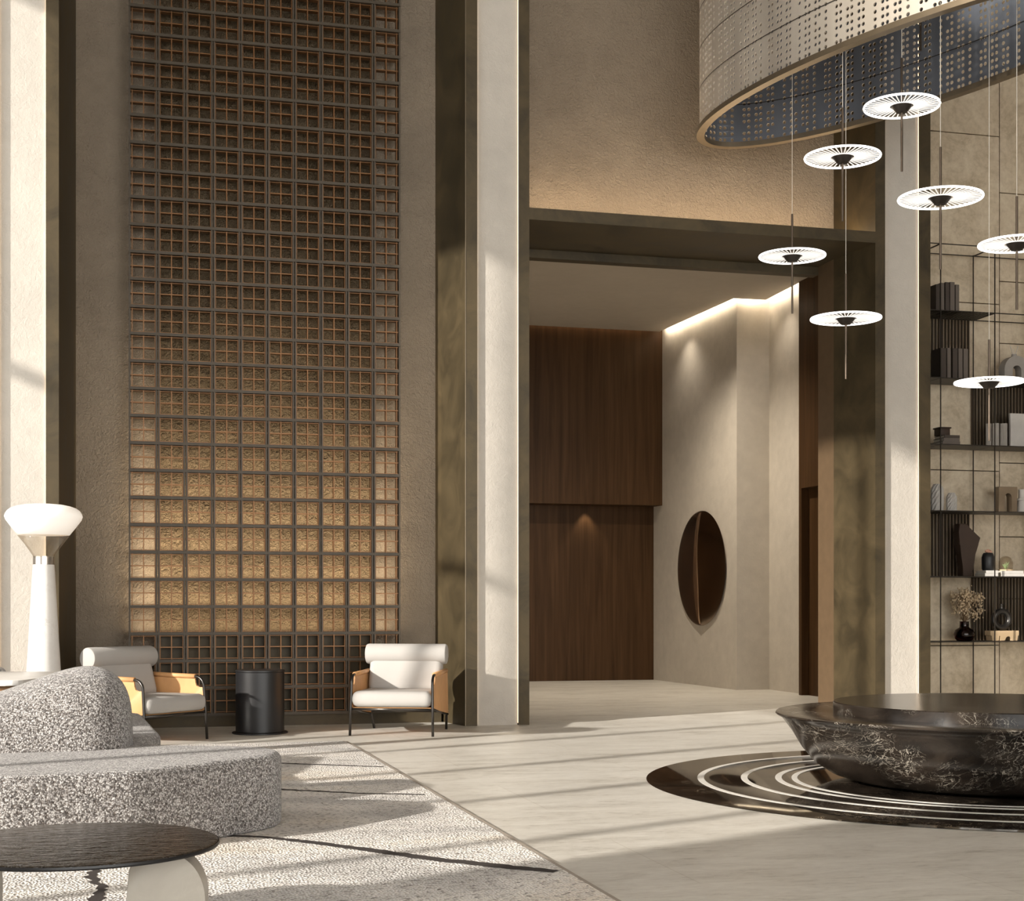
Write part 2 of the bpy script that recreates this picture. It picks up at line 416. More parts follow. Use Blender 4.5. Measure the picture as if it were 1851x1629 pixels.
# ------------------------------------------------------------------ wall lattice
lt = thing('wall_lattice', 'tall bronze lattice screen of square cells on the niche wall', 'wall screen', (1.365, 15.0, 0))
LX0, LX1, CELL = .03, 2.70, .267
MB().box(.30, 2.47, 15.175, 15.2, .93, TOP-.1).build('backing_panel', M['rough'], lt, world=True)
MB().box(.30, 2.47, 15.10, 15.2, .12, .93).build('base_panel', M['bronze'], lt, world=True)
NR = 33
for i in range(11):
    x = LX0+i*CELL
    mb = MB()
    if 0 < i < 10: mb.box(x-.019, x-.004, 14.94, 15.045, .123, TOP-.2); mb.box(x+.004, x+.019, 14.94, 15.045, .123, TOP-.2)
    else: mb.box(x-.008, x+.008, 14.94, 15.045, .123, TOP-.2)
    mb.build('vertical_bar', M['lattice'], lt, world=True)
for j in range(NR+1):
    z = .123+j*CELL
    MB().box(LX0-.008, LX1+.008, 14.93, 15.05, z-.014, z+.014).build('horizontal_bar', M['lattice'], lt, world=True)
M['frame'] = plain('copper_brown_frame', (.20, .095, .036), .4, .5)
fr = MB()
for i in range(10):
    x = LX0+i*CELL
    fr.box(x+CELL/2-.005, x+CELL/2+.005, 14.965, 15.04, .123, TOP-.2)
    for e in (.024, CELL-.024): fr.box(x+e-.004, x+e+.004, 14.965, 15.04, .123, TOP-.2)
for j in range(NR):
    z = .123+j*CELL
    fr.box(LX0, LX1, 14.967, 15.038, z+CELL/2-.005, z+CELL/2+.005)
    for e in (.022, CELL-.022): fr.box(LX0, LX1, 14.967, 15.038, z+e-.003, z+e+.003)
fr.build('cell_frames', M['frame'], lt, world=True)

# ------------------------------------------------------------------ armchairs
def make_chair():
    r = thing('armchair', '', 'armchair', (0, 0, 0))
    w = .385
    for sx in (-1, 1):
        x = sx*w
        p = [(x*1.01, 0, 0), (x, .012, .25), (x*.985, .03, .47)]
        for a in range(1, 7):
            t = PI-a*PI/12; p.append((x*.985, .12+.09*math.cos(t), .475+.085*math.sin(t)))
        p += [(x*.98, .4, .562), (x*.97, .74, .572)]
        MB().tube(p, .0125, 12).build('leg', M['steel'], r, smooth=True)
        MB().tube([(x*.97, .74, .572), (x*.965, .765, .4), (x*.96, .785, .16), (x*.93, .84, 0)], .0125, 12).build('leg', M['steel'], r, smooth=True)
        pan = [(.016, .262), (.03, .47), (.085, .462), (.115, .475), (.128, .505), (.13, .572), (.5, .578), (.755, .586), (.775, .42), (.80, .155), (.4, .205)]
        po = MB().side_prism(pan, x*.985-.007, x*.985+.007, .004, 2).build('side_panel', M['leather'], r, smooth=.6)
        MB().tube([(x*.985, .016, .255), (x*.985, .4, .198), (x*.985, .80, .15)], .010, 10).build('side_rail', M['steel'], po, smooth=True)
        MB().tube([(x*.98, .132, .562), (x*.98, .45, .566), (x*.972, .735, .574)], .022, 14).build('arm_sleeve', M['leather'], po, smooth=True)
    MB().tube([(-w, .02, .245), (w, .02, .245)], .0125, 12).build('front_rail', M['steel'], r, smooth=True)
    MB().tube([(-w, .795, .18), (w, .795, .18)], .0125, 12).build('back_rail', M['steel'], r, smooth=True)
    MB().prism([(-.37, .02), (.37, .02), (.37, .80), (-.37, .80)], .248, .262, .004, 1).build('seat_sling', M['leather'], r, smooth=.6)
    c = MB(); c.box(-.375, .375, -.03, .66, .264, .412, .062, 6); c.build('seat_cushion', M['cream'], r, smooth=True)
    b = MB(); b.box(-.355, .355, -.075, .075, 0, .36, .06, 6)
    b.xform(Matrix.Translation((0, .60, .37)) @ Matrix.Rotation(math.radians(-17), 4, 'X')).build('back_cushion', M['cream'], r, smooth=True)
    h = MB(); R_ = .098; L = .395
    prof = [(0, -L), (R_-.02, -L), (R_-.006, -L+.006), (R_, -L+.02), (R_, 0), (R_, L-.02), (R_-.006, L-.006), (R_-.02, L), (0, L)]
    h.lathe(prof, seg=40).xform(Matrix.Translation((0, .685, .735)) @ Matrix.Rotation(PI/2, 4, 'Y')).build('headrest', M['cream'], r, smooth=.7)
    MB().tube([(-.30, .73, .19), (-.30, .755, .45), (-.30, .80, .74)], .01, 8).tube([(.30, .73, .19), (.30, .755, .45), (.30, .80, .74)], .01, 8).tube([(-.30, .80, .74), (.30, .80, .74)], .01, 8).build('back_frame', M['steel'], r, smooth=True)
    return r
ch = make_chair()
ch['label'] = 'cream lounge chair with tan leather sides, partly hidden behind the speckled sofa'
cx_, cy_ = cam2room(-2.94, 13.0); ch.location = (cx_, cy_, 0); ch.rotation_euler = (0, 0, math.radians(45))
ch['group'] = 'pair of lounge chairs by the lattice'
c2 = copy_tree(ch)
c2['label'] = 'cream lounge chair with tan leather sides, in full view beside the bronze column'
cx_, cy_ = cam2room(-1.11, 13.62); c2.location = (cx_, cy_, 0); c2.rotation_euler = (0, 0, math.radians(-22.6))
# black drum side table between the chairs
x, y = at_depth(470, 13.95)
sd = thing('side_table', 'black drum side table on a thin round plate between the chairs', 'side table', (x, y, 0))
MB().lathe([(0, 0), (.255, 0), (.26, .004), (.26, .012), (.255, .016), (0, .016)], seg=64).build('base_plate', M['black'], sd, smooth=.6)
MB().lathe([(.222, .016), (.226, .02), (.226, .575), (.222, .58)], seg=64).build('body', M['black'], sd, smooth=.6)
MB().lathe([(0, .578), (.226, .578), (.23, .582), (.23, .594), (.226, .598), (0, .598)], seg=64).build('table_top', M['black'], sd, smooth=.6)

# ------------------------------------------------------------------ floor lamp
x, y = at_depth(79, 11.1); u = 11.1/FPX
fl = thing('floor_lamp', 'tall floor lamp with tapered white stone column and glowing opal glass bowl', 'floor lamp', (x, y, 0))
zt = lambda py: z_of(py, 11.1)
MB().lathe([(0, 0), (34*u, 0), (34*u, .01), (30*u, zt(1217)), (20*u, zt(1040)), (17.5*u, zt(1006)), (0, zt(1006))], seg=48).build('column', M['whitemarble'], fl, smooth=.6)
MB().lathe([(17.6*u, zt(1024)), (18.6*u, zt(1024)), (18.6*u, zt(1006)), (17.6*u, zt(1006))], seg=48).build('collar', M['chrome'], fl, smooth=.6)
MB().lathe([(18.6*u, zt(1008)), (19.5*u, zt(1004)), (33*u, zt(984)), (46*u, zt(968)), (45*u, zt(968)), (32*u, zt(985)), (18.5*u, zt(1005)), (17.8*u, zt(1008))], seg=56).build('glass_funnel', M['clear'], fl, smooth=True)
MB().lathe([(0, zt(966)), (45*u, zt(967.5)), (58*u, zt(951)), (66*u, zt(940)), (68*u, zt(934)), (66.5*u, zt(929)), (63*u, zt(923.5)), (57*u, zt(919)), (47*u, zt(915.5)), (35*u, zt(913)), (18*u, zt(911.5)), (0, zt(911))], seg=56).build('lamp_shade', M['opal'], fl, smooth=True)

# ------------------------------------------------------------------ speckled boucle sofa
def c2r(p): return cam2room(*p)
x, y = cam2room(-2.3, 8.0)
sf = thing('boucle_sofa', 'large curved speckled grey boucle sofa with rounded back at the front of the rug', 'sofa', (x, y, 0))
seat = [(-3.6, 6.55), (-2.34, 6.80), (-1.76, 7.05), (-1.25, 7.83), (-1.24, 8.05), (-1.34, 8.26), (-1.63, 8.36), (-2.0, 8.37), (-2.17, 8.62), (-2.16, 9.15), (-2.72, 10.9), (-2.93, 10.9), (-2.96, 9.06), (-4.2, 8.95), (-4.2, 6.5)]
sp = round_poly([c2r(p) for p in seat], .14, 6)
MB().pillow(sp, .024, .415, .05, 6).build('seat', M['boucle'], sf, smooth=True, world=True)
# back: rounded pebble lofted along a line
rows = []
A, B = Vector(cam2room(-3.75, 8.0)), Vector(cam2room(-2.16, 8.45))
dv = (B-A); nv = Vector((-dv.y, dv.x)).normalized()
NS, NV = 40, 26
for i in range(NS+1):
    t = i/NS; tt = math.sin(t*PI/2)**.9 if t > 0 else 0
    c = A+dv*tt
    e = max(0.0, 1-max(0, (tt-.78)/.22)**3.2)**.5
    e0 = max(.0, 1-max(0, (.12-tt)/.12)**2)**.5
    q_ = min(1, max(0, (tt-.42)/.46)); q_ = q_*q_*(3-2*q_)
    h = (.275+.185*q_)*(max(e, .0)**.55)*e0
    wd = .40*e*e0
    row = []
    for j in range(NV+1):
        a = PI*j/NV
        ca, sa = math.cos(a), math.sin(a)
        xx = math.copysign(abs(ca)**.72, ca)*wd; zz = (abs(sa)**.62)*h
        lean = .10*(zz/.45)
        q = c+nv*(xx+lean)
        row.append((q.x, q.y, .40+zz))
    rows.append(row)
MB().grid(rows).build('backrest', M['boucle'], sf, smooth=True, world=True)
# second boucle seat further back at the left edge
x, y = cam2room(-4.47, 10.8)
s2 = thing('boucle_lounge_seat', 'speckled boucle seat just showing above the white table at the left edge', 'sofa', (x, y, 0))
MB().lathe([(0, .024), (.72, .024), (.78, .05), (.8, .3), (.76, .38), (0, .40)], seg=40, sy=.6).build('seat', M['boucle'], s2, smooth=.8)
MB().lathe([(.74, .38), (.79, .52), (.78, .66), (.73, .735), (.65, .768), (.4, .79), (0, .795)], seg=40, sy=.5).build('backrest', M['boucle'], s2, smooth=True)
# white topped console behind the sofa
x, y = cam2room(-3.55, 9.75)
ct = thing('console_table', 'low white topped table with wooden edge behind the speckled sofa', 'table', (x, y, 0))
tp = round_poly([cam2room(-4.2, 9.12), cam2room(-3.02, 9.12), cam2room(-2.98, 10.35), cam2room(-4.2, 10.35)], .1, 4)
MB().prism(tp, .705, .74, .006, 2).build('table_top', M['whitemarble'], ct, smooth=.6, world=True)
tp2 = round_poly([cam2room(-4.16, 9.16), cam2room(-3.06, 9.16), cam2room(-3.02, 10.31), cam2room(-4.16, 10.31)], .1, 4)
MB().prism(tp2, .655, .705, .004, 1).build('apron', M['tablewood'], ct, smooth=.6, world=True)
for p in ((-4.08, 9.26), (-3.15, 9.26), (-3.12, 10.22), (-4.08, 10.22)):
    q = cam2room(*p)
    MB().tube([(q[0], q[1], .024), (q[0], q[1], .66)], .03, 12).build('leg', M['tablewood'], ct, smooth=.6, world=True)

# ------------------------------------------------------------------ rug
rg_r = [at_z(624, 1344), at_z(1100, 1629)]
rx1, ry1 = rg_r[0]
d = Vector(rg_r[1])-Vector(rg_r[0]); dn = d.normalized()
rb = Vector(rg_r[0])+dn*9.5
rug = MB()
RZ = .022
poly = [tuple(rg_r[0]), tuple(rb), (-3.85, rb.y), (-3.85, ry1+.1)]
rug.prism(poly, .002, RZ, .006, 2)
def strip(pts, w, z=RZ+.002, jag=.012, step=.03):
    P = [Vector(p) for p in pts]; L = []; R_ = []
    for a, b, wa, wb in zip(P, P[1:], w, w[1:]):
        n = max(2, int((b-a).length/step)); dd = (b-a).normalized(); nn = Vector((-dd.y, dd.x))
        for i in range(n):
            t = i/n; c = a.lerp(b, t); ww = wa+(wb-wa)*t
            c = c+nn*random.uniform(-jag, jag)*.5
            L.append(c+nn*(ww/2+random.uniform(-jag, jag)*.5)); R_.append(c-nn*(ww/2+random.uniform(-jag, jag)*.5))
    rug.grid([[(p.x, p.y, z) for p in L], [(p.x, p.y, z) for p in R_]])
old = set(rug.bm.faces)
strip([at_z(380, 1374, RZ), at_z(505, 1380, RZ), at_z(700, 1387, RZ)], [.05, .05, .04])
strip([at_z(380, 1416, RZ), at_z(515, 1428, RZ), at_z(660, 1435, RZ), at_z(776, 1437, RZ)], [.04, .05, .04, .035])
strip([at_z(410, 1511, RZ), at_z(470, 1513, RZ), at_z(580, 1525, RZ), at_z(680, 1539, RZ), at_z(790, 1554, RZ), at_z(900, 1566, RZ), at_z(1018, 1577, RZ)], [.04, .05, .07, .08, .085, .09, .07])
strip([at_z(176, 1555, RZ), at_z(168, 1575, RZ), at_z(166, 1590, RZ), at_z(183, 1604, RZ), at_z(178, 1618, RZ), at_z(165, 1632, RZ), at_z(160, 1660, RZ)], [.035, .04, .045, .035, .05, .05, .05], jag=.02)
for f_ in rug.bm.faces:
    if f_ not in old: f_.material_index = 1
e0, e1 = Vector(rg_r[0]), rb
nn = Vector((-dn.y, dn.x));
old = set(rug.bm.faces)
rug.prism([tuple(e0), tuple(e1), tuple(e1+nn*.022), tuple(e0+nn*.022)], .002, RZ-.004)
for f_ in rug.bm.faces:
    if f_ not in old: f_.material_index = 2
ro = rug.build('rug', [M['rug'], M['rugline'], M['rugedge']])
tag(ro, 'large pale grey and beige speckled rug with thin dark jagged lines', 'rug')

# ------------------------------------------------------------------ round coffee table
x, y, z_ = -.165, 5.40, .372
cf = thing('coffee_table', 'low round coffee table with rippled bronze glass top on marble legs', 'coffee table', (x, y, 0))
MB().lathe([(0, z_-.016), (.472, z_-.016), (.482, z_-.01), (.482, z_-.003), (.477, z_), (0, z_)], seg=96).build('table_top', M['table'], cf, smooth=.6)
MB().lathe([(.470, z_-.0165), (.486, z_-.0165), (.488, z_-.011), (.486, z_-.004), (.4835, z_-.004)], seg=96).build('table_rim', M['black'], cf, smooth=.6)
lx, ly = at_depth(306, 5.08)
def leg(cx0, cy0, ang):
    mb = MB(); R_ = .145; hw = .075
    zb = RZ+.002; zt_ = z_-.017
    pts = []
    for k in range(41):
        a = -PI/2+PI*k/40
        pts.append((R_*math.cos(a)*.93-.005, (zb+zt_)/2+(zt_-zb)/2*math.sin(a) if abs(math.sin(a)) < .999 else (zt_ if a > 0 else zb)))
    pts += [(-.06, zt_), (-.125, zt_-.05), (-.135, (zb+zt_)/2), (-.125, zb+.04), (-.08, zb)]
    mb.front_prism(pts, -hw, hw, .006, 2)
    mb.xform(Matrix.Translation((cx0-x, cy0-y, 0)) @ Matrix.Rotation(ang, 4, 'Z'))
    return mb.build('leg', M['greymarble'], cf, smooth=.6)
leg(lx+.0, ly+.06, -YAW+.12); leg(x-.36, y+.10, 1.4)

# ------------------------------------------------------------------ black marble floor disc with inlaid rings and the bowl plinth
DX, DY = 5.66, 8.94
disc = thing('marble_floor_disc', 'round black marble floor panel with white inlaid rings under the marble bowl', 'floor inlay', (DX, DY, 0))
MB().lathe([(0, .0), (2.30, .0), (2.305, .002), (2.30, .004), (0, .004)], seg=160).build('marble_panel', M['blackfloor'], disc, smooth=.5)
for r0, w in ((1.93, .045), (1.63, .045), (1.395, .045), (1.285, .04)):
    MB().lathe([(r0-w/2, .0041), (r0-w/2, .0056), (r0+w/2, .0056), (r0+w/2, .0041)], seg=160).build('inlaid_ring', M['ring'], disc, smooth=.5)
bw = thing('marble_bowl_plinth', 'round black marble bowl with wide lip and raised polished drum', 'plinth', (5.73, 8.95, 0))
MB().lathe([(0, .006), (.86, .006), (.98, .02), (1.10, .055), (1.21, .125), (1.295, .225), (1.365, .34), (1.41, .40), (1.435, .432), (1.465, .447), (1.475, .456), (1.47, .466), (1.45, .470), (1.2, .468), (0, .466)], seg=160).build('bowl', M['blackmarble'], bw, smooth=.5)
MB().lathe([(0, .468), (1.08, .468), (1.08, .535), (1.074, .541), (0, .541)], seg=160).build('drum', M['blackmarble'], bw, smooth=.5)

# ------------------------------------------------------------------ bronze mirror disc on the corridor wall
mx, my = 8.352, 20.77
mi = thing('wall_disc', 'dark polished oval disc with a centre crease on the corridor wall', 'wall art', (mx, my, 1.76))
rows = []
R_ = .86
for i in range(25):
    rr = R_*math.sin(PI/2*i/24); row = []
    for j in range(65):
        a = 2*PI*j/64; yy = rr*math.cos(a); zz = rr*math.sin(a)
        hw_ = max(1e-4, (R_*R_-zz*zz))**.5
        b_ = .12*(1-(zz/R_)**2)**.5*max(0, 1-abs(yy+.10*hw_/R_)/(hw_*(1+.1*(1 if yy > -.1 else -1))))**.85
        row.append((-(b_+.03), yy, zz))
    rows.append(row)
front = MB().grid(rows)
front.grid([[(-.03, R_*math.cos(2*PI*j/64), R_*math.sin(2*PI*j/64)) for j in range(65)], [(-.008, R_*.97*math.cos(2*PI*j/64), R_*.97*math.sin(2*PI*j/64)) for j in range(65)], [(-.006, .001*math.cos(2*PI*j/64), .001*math.sin(2*PI*j/64)) for j in range(65)]])
front.build('disc', M['mirror'], mi, smooth=.35)
st_ = MB(); row1 = []; row2 = []; row3 = []
for i in range(33):
    zz = -.83+1.66*i/32; bb = .12*(1-(zz/R_)**2)**.5+.031; wv = .012*math.sin(zz*5)-.10*(1-(zz/R_)**2)**.5
    row1.append((-bb+.02, -.055+wv, zz)); row2.append((-bb-.006, -.02+wv, zz)); row3.append((-bb+.008, .022, zz))
st_.grid([row1, row2, row3]).build('crease_band', M['crease'], mi, smooth=True)
mi.rotation_euler = (0, 0, math.atan2(.14, 3.1))

# ------------------------------------------------------------------ perforated oval drum
RCX, RCY, RA, RB, RANG, RZ0, RZ1 = 6.80, 12.0, 2.62, .885, math.radians(-70.4), 6.0, TOP-.03
dm = thing('perforated_drum', 'huge oval drum of perforated steel hanging from the ceiling around the pendants', 'ceiling screen', (RCX, RCY, RZ0))
NP = 720; ell = []
for i in range(NP):
    a = 2*PI*i/NP; ell.append(Vector((RA*math.cos(a), RB*math.sin(a))))
cum = [0]
for i in range(NP): cum.append(cum[-1]+(ell[(i+1) % NP]-ell[i]).length)
PER = cum[-1]
def on_ring(s):
    s %= PER
    lo, hi = 0, NP
    while hi-lo > 1:
        m_ = (lo+hi)//2
        if cum[m_] <= s: lo = m_
        else: hi = m_
    t = (s-cum[lo])/(cum[lo+1]-cum[lo]); p = ell[lo].lerp(ell[(lo+1) % NP], t)
    return Vector((p.x*math.cos(RANG)-p.y*math.sin(RANG), p.x*math.sin(RANG)+p.y*math.cos(RANG)))
NC = 184; NRW = 50
cs, rs = PER/NC, (RZ1-RZ0-.05)/NRW
sk = MB(); HN = 12
for i in range(NC):
    for j in range(NRW):
        s0, z0 = i*cs, .05+j*rs
        P = lambda s, z: (*on_ring(s), z)
        corner = [(s0, z0), (s0+cs, z0), (s0+cs, z0+rs), (s0, z0+rs)]
        colp = (i % 7) in (3,) or ((i*7+j*3) % 19 == 0)
        if colp:
            sk.face([sk.bm.verts.new(P(*q)) for q in corner]); continue
        off = (.12 if i % 2 else -.12)*cs
        cs_, cz = s0+cs/2+off, z0+rs/2
        hr = .0175
        hole = [sk.bm.verts.new(P(cs_+hr*math.cos(PI/4+2*PI*k/HN+PI), cz+hr*math.sin(PI/4+2*PI*k/HN+PI))) for k in range(HN)]
        cv = [sk.bm.verts.new(P(*q)) for q in corner]
        q = HN//4
        for c in range(4):
            ids = [hole[(c*q+k) % HN] for k in range(q+1)]
            sk.face([cv[c], cv[(c+1) % 4]]+ids[::-1])
so = sk.build('perforated_skin', [M['drum'], M['drumin']], dm)
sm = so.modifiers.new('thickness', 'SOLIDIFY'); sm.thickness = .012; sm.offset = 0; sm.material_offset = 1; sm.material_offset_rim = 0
rim = MB()
def ring_loop(off, z, n=180):
    out = []
    for i in range(n):
        p = on_ring(PER*i/n); p2 = on_ring(PER*i/n+.01); t_ = (p2-p).normalized(); o_ = Vector((t_.y, -t_.x))
        q = p+o_*off; out.append((q.x, q.y, z))
    return out
L4 = [ring_loop(.035, 0), ring_loop(-.045, 0), ring_loop(-.045, .05), ring_loop(.035, .05)]
vs = [[rim.bm.verts.new(p) for p in l] for l in L4]
for a in range(4):
    A_, B_ = vs[a], vs[(a+1) % 4]
    for i in range(180): rim.face([A_[i], A_[(i+1) % 180], B_[(i+1) % 180], B_[i]])
rim.build('bottom_rim', M['drumrim'], dm, smooth=.6)
seam = MB()
for zz in (.45, .85, 1.25, 1.65, 2.05, 2.45, 2.85):
    l1, l2 = ring_loop(-.012, zz-.004), ring_loop(-.012, zz+.004)
    seam.grid([l1+[l1[0]], l2+[l2[0]]])
    l1, l2 = ring_loop(.012, zz-.004), ring_loop(.012, zz+.004)
    seam.grid([l1+[l1[0]], l2+[l2[0]]])
seam.build('seam', M['blackmetal'], dm)

# ------------------------------------------------------------------ disc pendants
def make_pendant(R_, up, down, cable):
    p = thing('pendant_light', '', 'pendant light', (0, 0, 0), group='disc pendants inside the drum')
    MB().tube([(0, 0, up), (0, 0, cable)], .0035, 6).build('cable', M['cable'], p, smooth=True)
    MB().tube([(0, 0, -down), (0, 0, up)], .0105, 10).build('rod', M['rod'], p, smooth=.7)
    MB().lathe([(.0, -.055), (.045, -.055), (.05, -.05), (.084, -.008), (.088, .002), (.08, .008), (0, .008)], seg=28).build('hub', M['blackmetal'], p, smooth=.6)
    rg = MB()
    prof = [(R_-.010, -.008), (R_, -.008), (R_+.003, 0), (R_, .008), (R_-.010, .008), (R_-.010, -.008)]
    rg.lathe(prof, seg=72).build('light_ring', M['lit'], p, smooth=.6)
    fn = MB()
    for k in range(42):
        a = 2*PI*k/42; c, s = math.cos(a), math.sin(a); hw = .0042
        v = []
        for r_ in (.105, R_-.010):
            for tt in (-hw, hw): v.append((r_*c-tt*s, r_*s+tt*c))
        fn.prism([v[0], v[2], v[3], v[1]], -.003, .003)
    fn.lathe([(.10, -.004), (.106, -.004), (.106, .004), (.10, .004), (.10, -.004)], seg=40)
    fn.build('fins', M['fin'], p)
    return p
M['rod'] = plain('bronze_rod', (.13, .10, .075), .3, .8)
M['cable'] = plain('pale_cable', (.75, .70, .62), .5)
pend = [  # px, disc y, rod top y, rod bottom y, disc width px, depth, label
    (1630, 192, 105, 310, 137, 12.9, 'topmost lit disc pendant in front of the drum\u2019s far side'),
    (1523, 284, 195, 400, 138, 13.0, 'lit disc pendant level with the drum rim, second from the top'),
    (1700, 358, 266, 487, 152, 12.3, 'lit disc pendant overlapping the right stone column, third from the top'),
    (1432, 463, 387, 567, 121, 14.5, 'leftmost lit disc pendant, in front of the portal lintel'),
    (1529, 576, 495, 685, 128, 13.9, 'lit disc pendant in front of the portal\u2019s right jamb'),
    (1838, 441, 355, 560, 137, 12.6, 'lit disc pendant cut by the right edge beside the top of the shelves'),
    (1788, 691, 614, 797, 124, 13.2, 'lowest lit disc pendant, in front of the shelves with grey objects'),
    (1664, -30, -110, 92, 130, 13.6, 'pendant mostly above the picture, only its rod tip below the drum'),
]
for px, dy, ru, rd, wpx, Z, lab in pend:
    x, y = at_depth(px, Z); zd = z_of(dy, Z)
    p = make_pendant(wpx/2*Z/FPX-.003, (dy-ru)*Z/FPX, (rd-dy)*Z/FPX, TOP-zd)
    p.location = (x, y, zd); p['label'] = lab.replace('\u2019', "'")

# ------------------------------------------------------------------ display shelves
SY0, SY1 = 14.75, 15.2
sx = [8.76, 9.44, 10.12, 10.80]
x_left = 8.44
lev = [.80, 1.53, 2.26, 3.0, 3.74, 4.49, 5.23]
sh = thing('display_shelves', 'tall black metal display shelving on the stone wall with slatted panels', 'shelving', (9.6, 14.97, 0))
for xx in sx:
    for yy in (SY0, SY1-.012): MB().box(xx-.005, xx+.005, yy-.005, yy+.005, 0, 5.235).build('post', M['blackmetal'], sh, world=True)
for z in lev:
    rl = MB()
    for yy in (SY0, SY1-.012): rl.box(x_left, sx[-1], yy-.005, yy+.005, z-.010, z)
    for xx in sx: rl.box(xx-.006, xx+.006, SY0, SY1-.012, z-.012, z)
    rl.build('rail', M['blackmetal'], sh, world=True)
for i, z in enumerate(lev[:-1]):
    if i == 5:
        s_ = MB()
        xx = x_left
        while xx < sx[1]:
            s_.box(xx, xx+.012, SY0, SY1-.012, z-.01, z); xx += .042
        s_.build('slatted_shelf', M['blackmetal'], sh, world=True)
    else:
        MB().box(x_left, sx[-1], SY0, SY1-.01, z-.010, z-.0005).build('shelf_board', M['blackmetal'], sh, world=True)
M['slat'] = plain('brown_metal_slats', (.075, .055, .038), .5, .4)
def slats(x0, x1, z0, z1):
    s_ = MB(); xx = x0+.02
    while xx < x1: s_.box(xx, xx+.012, SY1-.004, SY1+.03, z0, z1); xx += .042
    s_.build('slat_panel', M['slat'], sh, world=True)
bx1 = x_on(1755, 15.2); bx2 = x_on(1851, 15.2)
slats(x_left, bx1, lev[4], lev[5]); slats(bx1, sx[-1], lev[3], lev[4]); slats(x_left, bx1, lev[1], lev[2]); slats(bx1, sx[-1], lev[0], lev[1])
U = 16.85/FPX          # metres per photo pixel on the shelves
def on_shelf(px, l, Y=14.97): return (x_on(px, Y), Y, lev[l])
M['book_dark'] = plain('dark_brown_book', (.06, .045, .035), .7)
M['book_grey'] = plain('grey_brown_book', (.14, .115, .095), .7)
M['book_white'] = plain('white_book', (.70, .67, .62), .6)
M['grey'] = plain('matte_grey_ceramic', (.34, .31, .275), .8)
M['greylight'] = plain('pale_grey_ceramic', (.55, .52, .48), .8)
M['brownstone'] = plain('brown_ceramic', (.22, .16, .10), .7)
M['darkclay'] = plain('dark_brown_clay', (.045, .025, .015), .6)
M['coral'] = plain('coral_pink', (.75, .42, .30), .7)
M['pages'] = plain('paper_pages', (.62, .57, .48), .9)
def book_upright(px0, px1, h, l, mat, lab, grp, dep=.19, Y=14.93):
    w = (px1-px0)*U*.93; x0 = x_on((px0+px1)/2, Y)
    b = thing('book', lab, 'book', (x0, Y, lev[l]+.001), 0, grp)
    MB().box(-w/2, -w/2+.003, -dep/2, dep/2, 0, h).box(w/2-.003, w/2, -dep/2, dep/2, 0, h).box(-w/2, w/2, -dep/2-.002, -dep/2+.003, 0, h).build('cover', M[mat], b)
    MB().box(-w/2+.003, w/2-.003, -dep/2+.003, dep/2-.008, .004, h-.005).build('pages', M['pages'], b)
ups = [(1683, 1691, .30, 'book_dark'), (1691.5, 1699, .32, 'book_grey'), (1700, 1708, .33, 'book_dark'), (1708.5, 1718, .335, 'book_grey'), (1718.5, 1726, .31, 'book_grey')]
names = ['first and darkest', 'second', 'third', 'fourth, wide grey', 'last']
for (a, b, h, m), n_ in zip(ups, names): book_upright(a, b, h, 5, m, '%s upright dark book from the left on the slatted shelf' % n_, 'books on the slatted shelf')
ups = [(1690, 1703, .34, 'book_dark'), (1703.5, 1711, .345, 'book_grey'), (1713, 1723, .345, 'book_dark'), (1723.5, 1732, .345, 'book_grey'), (1732.5, 1742, .345, 'book_grey')]
names = ['wide dark book standing first', 'lighter brown book standing second', 'dark book standing third', 'grey book standing fourth', 'grey book standing last']
for (a, b, h, m), n_ in zip(ups, names): book_upright(a, b, h, 4, m, '%s in the row on the shelf beside the arch vase' % n_, 'books on the shelf under the slatted shelf')
# grey arch vase with twigs
X, Y, Z0 = on_shelf(1833, 4)
av = thing('arch_vase', 'grey arch shaped vase with a round hole on the shelf under the slatted shelf', 'vase', (X, Y, Z0))
def arch_poly(w, h, iw, ih, n=20, z=0):
    o = [(-w, 0), (-w, h-w)]+[(w*math.cos(PI-PI*k/n), h-w+w*math.sin(PI-PI*k/n)) for k in range(1, n)]+[(w, h-w), (w, 0)]
    i_ = [(iw, 0), (iw, ih-iw)]+[(iw*math.cos(PI*k/n), ih-iw+iw*math.sin(PI*k/n)) for k in range(1, n)]+[(-iw, ih-iw), (-iw, 0)]
    return o+i_
MB().front_prism(arch_poly(.16, .31, .055, .20), -.06, .06, .008, 3).tube([(0, 0, .30), (0, 0, .335)], .03, 16).build('body', M['grey'], av, smooth=.6)
tw = tag(MB().tube([(-.01, 0, .31), (-.03, 0, .38), (-.05, 0, .43)], .004, 6).tube([(0, 0, .31), (.0, .01, .40)], .004, 6).tube([(.01, 0, .31), (.05, 0, .43)], .005, 6).move(X, Y, Z0).build('twigs', M['greylight'], smooth=True), 'short pale twigs standing in the grey arch vase', 'twigs')
# shelf 3: dark box on books, fluted vases, pale box
def flat_book(px0, px1, z0, z1, mat, lab, grp, l, Y=14.93, dep=.22):
    X0 = x_on((px0+px1)/2, Y); w = (px1-px0)*U*.97
    b = thing('book', lab, 'book', (X0, Y, lev[l]+z0), 0, grp); h = z1-z0-.001
    MB().box(-w/2, w/2, -dep/2, dep/2, 0, .004).box(-w/2, w/2, -dep/2, dep/2, h-.004, h).box(-w/2, w/2, -dep/2-.003, -dep/2+.003, 0, h).build('cover', M[mat], b)
    MB().box(-w/2+.006, w/2-.006, -dep/2+.004, dep/2-.006, .004, h-.004).build('pages', M['pages'], b)
flat_book(1692, 1728, 0, .04, 'book_grey', 'bottom book of the flat stack under the small dark box', 'flat books under the dark box', 3)
flat_book(1694, 1727, .04, .078, 'book_grey', 'middle book of the flat stack under the small dark box', 'flat books under the dark box', 3)
